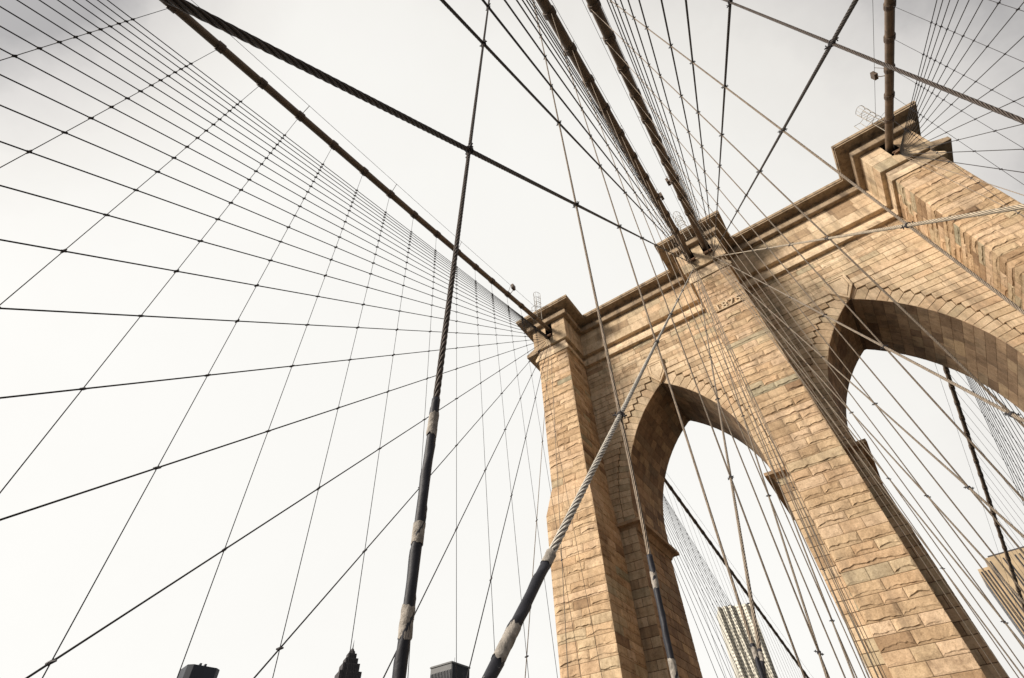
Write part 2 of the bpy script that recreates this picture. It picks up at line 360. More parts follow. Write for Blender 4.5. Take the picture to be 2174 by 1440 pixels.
# --- arch walls with their voussoirs
ZST=33.28
def arch_wall(sx):
    cx=sx*CX; mb=MB(); f=front(YF); X0,X1=(1.72,15.6)
    R2=RA+1.02
    def ex(side,z,R=RA): return cx+side*arch_x(z,R)
    crs=courses(ZI,ZST,.57,.05); zs=[a for a,c in crs]+[ZST]
    zmax=ZS+math.sqrt(R2*R2-AC*AC)
    def P(side,z_on_outer,R):
        # point on radius R along the ray through the outer-curve point at that height
        if z_on_outer<=ZS: return (cx+side*(R-AC), z_on_outer)
        th=math.asin(min(1,(z_on_outer-ZS)/R2)); return (cx+side*(R*math.cos(th)-AC), ZS+R*math.sin(th))
    for side in (-1,1):
        wall_x = (sx*X1 if side==sx else sx*X0)
        for i,(a,c) in enumerate(crs):
            xe = cx+side*max(.0,arch_x(a,R2))
            lo,hi=sorted((wall_x,xe))
            if hi-lo>.15:
                n=max(1,round((hi-lo)/1.75))
                ct=random.random()
                for (u0,u1) in split(lo,hi,n,.2): flat_block(mb,f,u0,u1,a,c,tone=(ct*.5+random.random()*.5),proud=.13)
            # voussoir under this step
            p0,p1=P(side,a,RA),P(side,a,R2)
            c2=min(c,zmax-.001); p3,p2=P(side,c2,RA),P(side,c2,R2)
            pts=[p0,p1]
            if c<=zmax and abs(p1[0]-p2[0])>.03: pts.append((p1[0],p2[1]))
            pts+= [p2,p3]
            pts=[(cx+side*max(0.0,side*(x-cx)),z) for x,z in pts]
            q=[]
            for p in pts:
                if not q or math.hypot(p[0]-q[-1][0],p[1]-q[-1][1])>.02: q.append(p)
            if len(q)>=3:
                if side<0: q=q[::-1]
                poly_block(mb,f,q,tone=random.uniform(.2,1),proud=0.0)
    # crown stones next to the keystone
    # smooth band over the arch and rock courses above
    lo,hi=sorted((sx*X0,sx*X1))
    for (u0,u1) in split(lo,hi,6,.1): flat_block(mb,f,u0,u1,33.38,34.0,tone=random.uniform(.45,.7),proud=.13,depth=.2)
    mb.box(lo,hi,-.09,.1,33.30,33.345,.5)
    fr=front(YF)
    for k,(a,c) in enumerate(courses(34.0,ZTOP,.6)):
        for (u0,u1) in split(lo,hi,random.choice([7,8,9]),.25):
            if random.random()<.55: rock_block(mb,fr,u0,u1,a,c,.06)
            else: flat_block(mb,fr,u0,u1,a,c,proud=.01)
    # wall beside the openings under the impost, and back face
    for xa,xb in ((1.72,2.85),(13.98,15.42)):
        lo2,hi2=sorted((sx*xa,sx*xb))
        for k,(a,c) in enumerate(courses(3.0,19.6,.66)):
            for (u0,u1) in split(lo2,hi2,1 if k%2 else 2,.1): flat_block(mb,f,u0,u1,a,c,proud=.0)
    bk=back(YB)
    for k,(a,c) in enumerate(courses(ZI,ZTOP+5,.62)):
        w=max(0,arch_x(a,RA+.03))
        if w<=0: segs=[(lo,hi)]
        else: segs=[(lo,cx-w),(cx+w,hi)]
        for s0,s1 in segs:
            if s1-s0>.2:
                for (u0,u1) in split(s0,s1,max(1,round((s1-s0)/1.8)),.15): flat_block(mb,bk,u0,u1,a,c)
    # backing
    mo=MB(); e=.04
    mo.box(lo,hi,YF+e,YB-e,32.0,43.9)
    zz=[19.8,20.4,ZS]+[ZS+ (32.13-ZS)*t/18 for t in range(1,19)]
    for side in (-1,1):
        wx=(sx*(X1+.3) if side==sx else sx*(X0-.3))
        for a,c in zip(zz[:-1],zz[1:]):
            xa=cx+side*max(0,arch_x(a)+e); xc=cx+side*max(0,arch_x(c)+e)
            V=[(wx,YF+e,a),(xa,YF+e,a),(xc,YF+e,c),(wx,YF+e,c),(wx,YB-e,a),(xa,YB-e,a),(xc,YB-e,c),(wx,YB-e,c)]
            mo.add(V,[(0,1,2,3),(7,6,5,4),(1,5,6,2)])
    for xa,xb in ((1.6,2.81),(14.02,15.5)):
        l2,h2=sorted((sx*xa,sx*xb)); mo.box(l2,h2,YF+e,YB-e,-45,20.0)
    base=len(mb.v)
    for ff,t in zip(mo.f,mo.t): mb.f.append(tuple(i+base for i in ff)); mb.t.append(t); mb.m.append(1)
    mb.v.extend(mo.v)
    sub(mb.build('arch_wall',[M_ash,M_joint],TW))
    # reveal and vault stones inside the opening
    iv=MB()
    def pt_(side,s):    # s = arc length from the springing
        th=s/RA; return (cx+side*(RA*math.cos(th)-AC), ZS+RA*math.sin(th)), (-side*math.cos(th),-math.sin(th))
    tha=math.acos(AC/RA); Lr=RA*tha
    for side in (-1,1):
        nrow=17; rows=[Lr*i/nrow for i in range(nrow+1)]
        for i in range(nrow):
            for (y0,y1) in split(YF,YB,random.choice([4,5]),.25):
                tn=random.random(); j=.012; vs=[]
                for s_ in (rows[i]+j,rows[i+1]-j):
                    (x,z),(nx,nz_)=pt_(side,s_)
                    for y in (y0+j,y1-j):
                        vs.append((x,y,z))
                for s_ in (rows[i]+j,rows[i+1]-j):
                    (x,z),(nx,nz_)=pt_(side,s_)
                    for y in (y0+j,y1-j): vs.append((x-nx*.05,y,z-nz_*.05))
                iv.add(vs,[(0,1,3,2),(0,4,5,1),(1,5,7,3),(3,7,6,2),(2,6,4,0)],tn)
        xj=cx+side*HWJ; fj=sidef(xj,-side)
        for (a,c) in courses(ZI,ZS,.5):
            for (y0,y1) in split(YF,YB,5,.2): flat_block(iv,fj,y0,y1,a,c)
        xj=(sx*13.98 if side==sx else sx*2.85); fj=sidef(xj,-side)
        for k,(a,c) in enumerate(courses(3.0,19.6,.66)):
            for (y0,y1) in split(YF,YB,4+k%2,.2): flat_block(iv,fj,y0,y1,a,c)
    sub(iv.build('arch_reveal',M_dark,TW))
for sx in (-1,1): arch_wall(sx)

# --- imposts
def impost(sx,side):
    cx=sx*CX; mb=MB()
    wx = sx*15.45 if side==sx else sx*1.70
    xe = cx+side*(HWJ-.52)
    lo,hi=sorted((wx,xe)); mb.box(lo,hi,YF-.50,YB+.50,19.74,19.99)
    xe2=cx+side*(HWJ-.14); l2,h2=sorted((wx,xe2))
    # hollow moulding under the slab
    V=[]
    for (e,z) in ((-.12,19.25),(-.02,19.50),(.10,19.735)):
        x=cx+side*(HWJ-.05-e); l3,h3=sorted((wx,x)); V.append((l3,h3,YF-.02-e,YB+.02+e,z))
    vs=[]
    for (a,c,y0,y1,z) in V: vs+=[(a,y0,z),(c,y0,z),(c,y1,z),(a,y1,z)]
    fs=[(3,2,1,0)]
    for r in range(2):
        for k in range(4): fs.append((r*4+k,r*4+(k+1)%4,(r+1)*4+(k+1)%4,(r+1)*4+k))
    mb.add(vs,fs)
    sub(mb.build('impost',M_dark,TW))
for sx in (-1,1):
    for side in (-1,1): impost(sx,side)

# --- keystones: pointed block with nested chevron panel
def keystone(sx):
    cx=sx*CX; mb=MB()
    def ring(s): return [(cx-.88*s,34.72-(1-s)*.9),(cx-.88*s,33.28+(1-s)*.35),(cx,32.0+(1-s)*1.25),(cx+.88*s,33.28+(1-s)*.35),(cx+.88*s,34.72-(1-s)*.9)]
    lev=[(1,.1),(1,-.26),(.88,-.26),(.84,-.21),(.74,-.21),(.70,-.27),(.60,-.27),(.56,-.22)]
    vs=[]
    for s,y in lev: vs+=[(x,y,z) for x,z in ring(s)]
    fs=[]
    for r in range(len(lev)-1):
        for k in range(5): fs.append((r*5+k,r*5+(k+1)%5,(r+1)*5+(k+1)%5,(r+1)*5+k))
    fs.append(tuple((len(lev)-1)*5+k for k in range(5)))
    mb.add(vs,fs,.55); sub(mb.build('keystone',M_ash,TW))
for sx in (-1,1): keystone(sx)

# --- string band, frieze and cornice swept round the plan
PX=[(-19.25,-4.0),(-15.5,-4.0),(-15.5,-.3),(-1.9,-.3),(-1.9,-4.0),(1.9,-4.0),(1.9,-.3),(15.5,-.3),(15.5,-4.0),(19.25,-4.0)]
PLAN=PX+[(x,7.1-y) for x,y in reversed(PX)]
def offset_plan(e):
    n=len(PLAN); out=[]
    for i in range(n):
        p,q,r=PLAN[i-1],PLAN[i],PLAN[(i+1)%n]
        def nrm(a,b):
            dx,dy=b[0]-a[0],b[1]-a[1]; l=math.hypot(dx,dy); return (dy/l,-dx/l)
        n1,n2=nrm(p,q),nrm(q,r); out.append((q[0]+(n1[0]+n2[0])*e,q[1]+(n1[1]+n2[1])*e))
    return out
def sweep(profile,name,mat,skip=None,tone=.5):
    mb=MB(); n=len(PLAN); vs=[]
    for e,z in profile: vs+=[(x,y,z) for x,y in offset_plan(e)]
    fs=[]
    for r in range(len(profile)-1):
        for k in range(n):
            if skip and (r,k) in skip: continue
            fs.append((r*n+k,r*n+(k+1)%n,(r+1)*n+(k+1)%n,(r+1)*n+k))
    mb.add(vs,fs,tone); return mb
mb=sweep([(-.6,38.12),(.12,38.12),(.12,38.42),(-.12,39.20),(-.30,39.24),(-.32,39.66)],'',None)
sub(mb.build('belt_course',M_ash,TW))
# frieze
HOLES={-17.36:.41,-.90:.40,.80:.40,17.36:.41}
FE=.16; ZF0,ZF1=39.68,42.92
front_piers=[0,4,8]
mb=sweep([(-.5,ZF0),(FE-.02,ZF0),(FE-.02,40.88),(FE-.02,ZF1)],'',None,skip={(2,k) for k in front_piers})
yf=-4.0-(FE-.02)
for (x0,x1,hs_) in ((-19.25-FE,-15.5+FE,[-17.36]),(-1.9-FE,1.9+FE,[-.9,.8]),(15.5-FE,19.25+FE,[17.36])):
    e=[x0]
    for h in hs_: e+=[h-HOLES[h],h+HOLES[h]]
    e.append(x1)
    for i in range(0,len(e)-1,2):
        mb.add([(e[i],yf,40.88),(e[i+1],yf,40.88),(e[i+1],yf,ZF1),(e[i],yf,ZF1)],[(0,1,2,3)])
    for h in hs_:
        a,c=h-HOLES[h],h+HOLES[h]; d=yf+2.2
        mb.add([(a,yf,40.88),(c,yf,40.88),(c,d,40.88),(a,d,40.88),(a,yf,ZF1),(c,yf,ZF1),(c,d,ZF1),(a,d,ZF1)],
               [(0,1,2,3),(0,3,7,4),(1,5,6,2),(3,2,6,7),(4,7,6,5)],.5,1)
fb=front(-4.0-FE); ws=front(-.3-FE)
for (x0,x1,hs_) in ((-19.25-FE,-15.5+FE,[-17.36]),(-1.9-FE,1.9+FE,[-.9,.8]),(15.5-FE,19.25+FE,[17.36])):
    for u0,u1 in split(x0,x1,3,.1): flat_block(mb,fb,u0,u1,ZF0+.01,40.86,tone=random.random(),proud=.0,depth=.02,j=.008,ch=.006)
    e=[x0]
    for h in hs_: e+=[h-HOLES[h],h+HOLES[h]]
    e.append(x1)
    for i in range(0,len(e)-1,2):
        for (a,c) in ((40.9,41.9),(41.9,42.9)): flat_block(mb,fb,e[i],e[i+1],a,c,tone=random.random(),depth=.02,j=.008,ch=.006)
for x0,x1 in ((-15.5,-1.9),(1.9,15.5)):
    for (a,c) in ((ZF0+.01,40.86),(40.9,41.9),(41.9,42.9)):
        for u0,u1 in split(x0+FE,x1-FE,7,.15): flat_block(mb,ws,u0,u1,a,c,tone=random.random(),depth=.02,j=.008,ch=.006)
for X,s_ in ((-15.5,1),(-1.9,-1),(1.9,1),(15.5,-1)):
    fs_=sidef(X+s_*FE,s_)
    for (a,c) in ((ZF0+.01,40.86),(40.9,41.9),(41.9,42.9)):
        for u0,u1 in split(-4.0-FE,-.3-FE,2,.2): flat_block(mb,fs_,u0,u1,a,c,tone=random.random(),depth=.02,j=.008,ch=.006)
sub(mb.build('frieze',[M_ash,M_slot],TW))
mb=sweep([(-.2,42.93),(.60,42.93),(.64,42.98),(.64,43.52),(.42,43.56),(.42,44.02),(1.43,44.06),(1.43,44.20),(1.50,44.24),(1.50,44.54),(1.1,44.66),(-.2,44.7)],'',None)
# soffit blocks hanging under the cornice edge, one stone deep
n=len(PLAN)
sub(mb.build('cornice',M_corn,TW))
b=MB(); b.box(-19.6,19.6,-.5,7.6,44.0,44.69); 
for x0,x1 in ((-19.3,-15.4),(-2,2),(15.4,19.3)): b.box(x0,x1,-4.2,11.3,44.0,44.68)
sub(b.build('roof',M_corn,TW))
# dark corbels under the cornice edge
for sx in (-1,1):   # side cap of the outer piers
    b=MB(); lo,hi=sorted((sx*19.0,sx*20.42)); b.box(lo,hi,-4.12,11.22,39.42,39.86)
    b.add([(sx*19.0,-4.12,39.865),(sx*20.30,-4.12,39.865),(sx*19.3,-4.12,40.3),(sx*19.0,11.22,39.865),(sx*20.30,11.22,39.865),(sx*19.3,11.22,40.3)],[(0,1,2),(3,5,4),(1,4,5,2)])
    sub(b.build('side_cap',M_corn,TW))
# --- date in raised numerals with a sill
def text_mesh(txt,size,ext):
    cu=bpy.data.curves.new('t','FONT'); cu.body=txt; cu.size=size; cu.extrude=ext; cu.offset=.012; cu.align_x='CENTER'; cu.space_character=1.35
    o=bpy.data.objects.new('t',cu); COL.objects.link(o); dg=bpy.context.evaluated_depsgraph_get(); me=bpy.data.meshes.new_from_object(o.evaluated_get(dg))
    bpy.data.objects.remove(o); return me
for q,chx in enumerate('1875'):
    me=text_mesh(chx,1.0,.05); me.materials.clear(); at_=me.attributes.new('tone','FLOAT','FACE'); at_.data.foreach_set('value',[.55]*len(me.polygons))
    o=link('numeral',me,TW,M_ash); o.matrix_basis=Matrix.Translation((-.83+.6*q,-4.09,33.34+45))@Matrix.Rotation(pi/2,4,'X')
b=MB(); b.box(-1.12,1.24,-4.15,-4.0,33.22,33.31); sub(b.build('date_sill',M_ash,TW))

# ------------------------------------------------------------------ cables
def zc_near(y): return 42.25-.287*(-4-y) if y<-4 else 42.25
def interp(T,y):
    T=sorted(T)
    for (a,va),(c,vc) in zip(T[:-1],T[1:]):
        if y<=c: return va+(vc-va)*(y-a)/(c-a)
    (a,va),(c,vc)=T[-2:]; return va+(vc-va)*(y-a)/(c-a)
ZSAD=41.3
PL={ # plane: x at saddle, lean, cable x table
 'left outer':dict(xs=-17.45,k=-.0656,cx=[(-60,-16.45),(-43,-16.7),(-25,-17.08),(-4,-17.36)],cr=.235),
 'left inner':dict(xs=-.86,k=.027,cx=[(-60,-1.45),(-31,-1.14),(-18,-1.02),(-4,-.9)],cr=.31),
 'right inner':dict(xs=.75,k=-.027,cx=[(-60,1.55),(-29,1.2),(-20,1.06),(-6.7,.82),(-4,.8)],cr=.31),
 'right outer':dict(xs=17.45,k=.0656,cx=[(-60,16.55),(-17.4,17.25),(-4,17.38)],cr=.29)}
def px_(p,z): return p['xs']+p['k']*(z-ZSAD)
def make_line(name,mat,p0,p1,r,parent=None,n=8,lobed=0,lay=.42,near=None):
    """straight rope; local Z runs along it"""
    p0,p1=Vector(p0),Vector(p1); d=p1-p0; Ln=d.length
    mb=MB()
    if not lobed:
        mb.tube([(0,0,0),(0,0,Ln)],r,n)
    else:
        m=lobed*4; zs=[0.0]
        while zs[-1]<Ln:
            w=p0+d*(zs[-1]/Ln); dist=(w-C0).length
            st=min(.032,max(.012,dist*.006)) if dist<15 else 1.0
            zs.append(zs[-1]+st)
        zs[-1]=Ln; vs=[]
        for z in zs:
            for k in range(m):
                a=2*pi*k/m; lob=abs(math.cos(lobed*(a-2*pi*z/lay)/2))
                rr=r*(.80+.24*lob); vs.append((rr*math.cos(a),rr*math.sin(a),z))
        fs=[(i*m+k,i*m+(k+1)%m,(i+1)*m+(k+1)%m,(i+1)*m+k) for i in range(len(zs)-1) for k in range(m)]
        mb.add(vs,fs)
    o=mb.build(name,mat,parent,smooth=True)
    o.matrix_world=Matrix.Translation(p0)@d.to_track_quat('Z','Y').to_matrix().to_4x4()
    return o
# clamp shared meshes: two U-bolt rings with ears
def clamp_mesh(r,name):
    mb=MB()
    def torus(R,t,rot,off=(0,0,0),n=10,m=5):
        vs=[];M=Matrix.Translation(off)@rot
        for i in range(n):
            a=2*pi*i/n
            for k in range(m):
                q=2*pi*k/m; vs.append(M@Vector(((R+t*math.cos(q))*math.cos(a),(R+t*math.cos(q))*math.sin(a),t*math.sin(q))))
        mb.add(vs,[(i*m+k,((i+1)%n)*m+k,((i+1)%n)*m+(k+1)%m,i*m+(k+1)%m) for i in range(n) for k in range(m)])
    I=Matrix.Identity(4)
    torus(r*1.35,r*.30,Matrix.Rotation(.25,4,'X'),(0,0,r*.6)); torus(r*1.35,r*.30,Matrix.Rotation(-.3,4,'X'),(0,0,-r*.7))
    mb.tube([(0,-r*1.2,r*.8),(0,-r*2.2,r*1.3),(0,-r*3.2,r*1.0)],[r*.5,r*.42,r*.3],6)
    mb.tube([(0,r*1.2,-r*.7),(0,r*2.2,-r*1.2),(0,r*3.0,-r*.8)],[r*.5,r*.42,r*.3],6)
    mb.tube([(-r*1.2,-r*2.0,r*1.2),(r*1.2,-r*2.0,r*1.2)],r*.28,5)
    mb.tube([(-r*1.2,r*2.0,-r*1.1),(r*1.2,r*2.0,-r*1.1)],r*.28,5)
    mb.tube([(0,-r*.9,-r*1.1),(0,0,-r*.2),(0,r*.9,r*1.1)],[r*.9,r*1.05,r*.9],6)
    me=bpy.data.meshes.new(name); me.from_pydata(mb.v,[],mb.f); me.materials.append(M_clamp); return me
ME_clamp=clamp_mesh(.0235,'clamp'); 
def small_clamp(r):
    mb=MB(); mb.tube([(0,-r*1.9,-r),(0,0,0),(0,r*1.9,r)],[r*.5,r,r*.5],5); mb.tube([(0,0,-r*1.4),(0,0,r*1.4)],r*.8,5)
    me=bpy.data.meshes.new('clamp'); me.from_pydata(mb.v,[],mb.f); me.materials.append(M_clamp); return me
ME_small=small_clamp(.046)
def in_frame(P,m=.06):
    q=R.transposed()@(Vector(P)-C0)
    if q.z>-.05: return False
    X=1067.43*q.x/-q.z/1087; Y=1067.43*q.y/-q.z/720
    return abs(X)<1+m and abs(Y)<1+m
def seg_seen(a,b_,n=60):
    a,b_=Vector(a),Vector(b_)
    return any(in_frame(a+(b_-a)*i/n) for i in range(n+1))
ZD=-3.0
STAYS={'left outer':[(-13.4-4.92*k) for k in range(24)],
       'left inner':[-15.1-4.7*k for k in range(4)]+[-33.86,-38.27,-42.62,-47.34,-51.97,-57.57]+[-62.4-4.75*k for k in range(5)],
       'right inner':[-17.2-4.25*k for k in range(4)]+[-34.3,-38.47,-42.17,-46.07,-49.67,-53.54]+[-57.8-4.4*k for k in range(6)],
       'right outer':[-14.5,-19.17,-24.1,-28.8]+[-33.55-4.73*k for k in range(12)]}
YTOP={'left inner':{38:-3.43,34:-3.3,43:-3.62,47:-3.39,52:-2.13,58:-1.9},'right inner':{38:-3.45,34:-3.9,42:-3.36,46:-2.66,50:-2.29,54:-1.67}}
SUSP={'left outer':[-7.2,-9.75,-12.25,-14.89,-17.43,-20.03,-22.65,-25.33,-27.85,-30.37,-32.98,-35.53,-38.07,-40.52,-42.95,-45.5],
      'left inner':[-8.2,-10.8,-13.3,-15.9,-18.4,-20.9,-23.4,-25.85,-28.32,-30.85,-33.42,-35.92],
      'right inner':[-9.6,-11.8,-14.0,-16.25,-18.45,-20.7,-22.95,-25.15,-27.38,-29.58,-31.8,-34.02,-36.3],
      'right outer':[-7.4,-9.9,-12.45,-15.08,-17.57,-20.1,-22.6]}
SIDE={'left outer':'in the left outer cable net','left inner':'hanging left of the walkway centre','right inner':'hanging right of the walkway centre','right outer':'in the right outer cable net'}
TAPE_T={}
def sleeve(parent_obj,z0,z1,r,tapes):
    """black wrap over a stretch of a rope (rope-local z), with taped joints"""
    mb=MB(); n=14; st=.02; rings=int((z1-z0)/st)+1; vs=[]; sd_=random.random()*50
    for i in range(rings+1):
        z=z0+(z1-z0)*i/rings
        for k in range(n):
            a=2*pi*k/n
            # overlapping spiral lap: a small step every half metre turn
            ph=((a/(2*pi)-z/.34)%1.0)
            rr=r*(1+.20*max(0,1-ph*3.5)+.07*nz(sd_+z*3,math.cos(a),math.sin(a)))
            vs.append((rr*math.cos(a),rr*math.sin(a),z))
    fs=[(i*n+k,i*n+(k+1)%n,(i+1)*n+(k+1)%n,(i+1)*n+k) for i in range(rings) for k in range(n)]
    fs+=[tuple(range(n-1,-1,-1)),tuple(rings*n+k for k in range(n))]
    mb.add(vs,fs); s=mb.build('sleeve',M_sleeve,parent_obj,smooth=True)
    for (tz,tl) in tapes:
        mb=MB(); vs=[]; m=16; q=max(6,int(tl/.012))
        for i in range(q+1):
            z=tz+tl*i/q
            for k in range(m):
                a=2*pi*k/m; rr=r*(1.14+.10*nz(z*30,a*1.3,tz)+.04*nz(z*110,a*3,tz+5))
                zz=z+(.02*nz(a*2.3,tz*9,3+i) if i in (0,q) else 0)
                vs.append((rr*math.cos(a),rr*math.sin(a),zz))
        fs=[(i*m+k,i*m+(k+1)%m,(i+1)*m+(k+1)%m,(i+1)*m+k) for i in range(q) for k in range(m)]
        mb.add(vs,fs); t=mb.build('tape_band',M_tape,s,smooth=True)
def cable_path(pl):
    p=PL[pl]; out=[]
    ys=[-75+i*2.5 for i in range(29)]
    for y in ys: out.append((interp(p['cx'],y),y,zc_near(y)))
    out.append((p['cx'][-1][1],-4,42.2)); out.append((p['cx'][-1][1],-2.2,42.5)); return out
near_grp=lambda a,pl:'%s %s'%(a,SIDE[pl])
clamp_count=0
for pl,p in PL.items():
    inner='inner' in pl
    # main cable
    path=cable_path(pl); t=thing('main_cable','thick brown main cable, %s'%{'left outer':'running from the top left corner to the left pier','left inner':'left one of the pair reaching the middle pier','right inner':'right one of the pair reaching the middle pier','right outer':'dropping onto the right pier at the top right'}[pl],'main cable',path[-1],'main suspension cables in front of the tower')
    mb=MB(); off=Vector(t.location); mb.tube([Vector(q)-off for q in path],p['cr'],14); mb.build('wrapped_cable',M_cable,t,smooth=True)
    for y in SUSP[pl]:
        c=Vector((interp(p['cx'],y),y,zc_near(y)))-off
        if not in_frame(c+off,.15): continue
        d=Vector((0,1,.287)).normalized(); mb=MB(); w=.20
        mb.tube([c-d*w,c-d*w*.95,c+d*w*.95,c+d*w],[p['cr']*1.1,p['cr']*1.2,p['cr']*1.2,p['cr']*1.1],12)
        for s_ in (-1,1):
            mb.tube([c+Vector((s_*.12,-.04,-.30)),c+Vector((s_*.12,0,.36))],.028,5)
        mb.tube([c+Vector((-.16,0,-.30)),c+Vector((.16,0,-.30))],.04,5)
        mb.build('cable_band',M_band,t)
    # hand ropes over the cable
    for s_,w in ((-1,'left'),(1,'right')):
        hp=[Vector((x+s_*.42,y,z+1.15)) for x,y,z in path if y<-5]; hp.append(Vector((path[-1][0]+s_*.4,-5.4,44.6)))
        o0=hp[-1]; h=thing('hand_rope','thin %s wire running above the %s main cable on small posts'%(w,pl),'hand rope',o0,'thin hand ropes over the main cables')
        mb=MB(); mb.tube([q-o0 for q in hp],.014,5); mb.build('wire',M_outer,h,smooth=True)
        for y in SUSP[pl][2::3]:
            c=Vector((interp(p['cx'],y),y,zc_near(y)))
            if in_frame(c,.2):
                mb=MB(); mb.tube([c+Vector((s_*.12,0,.30))-o0,c+Vector((s_*.42,0,1.18))-o0],.02,5); mb.build('post',M_band,h)
    # stays
    seen=[]
    for i,y in enumerate(STAYS[pl]):
        yt=-3.9
        if inner:
            yt=YTOP[pl].get(int(round(abs(y))),-3.4)
        a=Vector((px_(p,ZD),y,ZD)); c=Vector((px_(p,41.0),yt,41.0))
        if abs(y)>120: pass
        if seg_seen(a,c): seen.append((y,a,c))
    near_y={}
    for i,(y,a,c) in enumerate(seen):
        d0=1e9
        for q in range(0,101):
            w=a+(c-a)*q/100
            if in_frame(w,.02): d0=min(d0,(w-C0).length)
        mat=(((M_pale if pl=='left inner' else M_tan) if -39<y<-38 else M_black if y<-40 else M_rope)) if inner else (M_thin if y>-21 else M_outer); r=.0228 if inner else .024
        lob=6 if (inner and d0<9) else 0
        t=thing('stay_cable','%s diagonal stay counted outward from the tower, %s'%(ORD[i],SIDE[pl]),'stay cable',a,near_grp('diagonal stays',pl))
        o=make_line('wire_rope',mat,a,c,r,None,8,lob,.42); o.parent=t; o.matrix_parent_inverse=Matrix.Translation(-a)
        near_y[y]=(a,c,o,r)
    stays=[(y,a,c) for y,(a,c,o,r) in near_y.items()]
    # suspenders
    k_=0
    for y in SUSP[pl]:
        top=zc_near(y)-.28; a=Vector((px_(p,ZD),y,ZD)); c=Vector((px_(p,top),y,top))
        cx_=interp(p['cx'],y)
        if not seg_seen(a,c): continue
        t=thing('suspender_cable','%s upright suspender rope counted outward from the tower, %s'%(ORD[k_],SIDE[pl]),'suspender',a,near_grp('upright suspenders',pl)); k_+=1
        mat=(M_tbrown if y<-33.5 else M_thin) if inner else M_outer; lob=6 if (inner and abs(y+35)<4.5) else 0
        o=make_line('wire_rope',mat,a,c,.0165 if inner else .0135,None,7,lob,.30); o.parent=t; o.matrix_parent_inverse=Matrix.Translation(-a)
        near_y[('s',y)]=(a,c,o,.0165)
        # clamps where the stays cross
        for (ys_,sa,sc) in stays:
            f=(y-sa.y)/(sc.y-sa.y)
            if not(0<f<1): continue
            q=sa+(sc-sa)*f
            if q.z>top-.5 or q.z<-2.5: continue
            if not in_frame(q,.02): continue
            cl=bpy.data.objects.new('clamp',ME_clamp if inner else ME_small); COL.objects.link(cl)
            cl.parent=t
            dd=(sc-sa).normalized()
            cl.matrix_basis=Matrix.Translation(q-a)@dd.to_track_quat('Z','X').to_matrix().to_4x4()@Matrix.Rotation(random.uniform(-.5,.5),4,'Z'); clamp_count+=1
    PL[pl]['ropes']=near_y
# sleeves on the lowest stretches of the nearest ropes
def at_z(entry,z):
    a,c,o,r=entry; L_=(c-a).length; return (z-a.z)/(c.z-a.z)*L_
def add_sleeve(entry,ztop,r,tapes,zbot=-3):
    s0,s1=at_z(entry,zbot),at_z(entry,ztop)
    sleeve(entry[2],s0,s1,r,[(at_z(entry,z0),at_z(entry,z0+h)-at_z(entry,z0)) for z0,h in tapes])
LI=PL['left inner']['ropes']; RI=PL['right inner']['ropes']
add_sleeve(LI[('s',-35.92)],1.61,.0208,[(1.40,.12),(.90,.085),(.58,.10)])
add_sleeve(LI[-38.27],1.22,.0250,[(1.14,.08),(.62,.16)]) if -38.27 in LI else None
add_sleeve(LI[('s',-33.42)],1.75,.0225,[(1.50,.12),(.92,.12)])
for k in (('s',-30.85),('s',-28.32),-33.86):
    if k in LI: add_sleeve(LI[k],1.72,.025,[(1.58,.10),(.9,.10)])

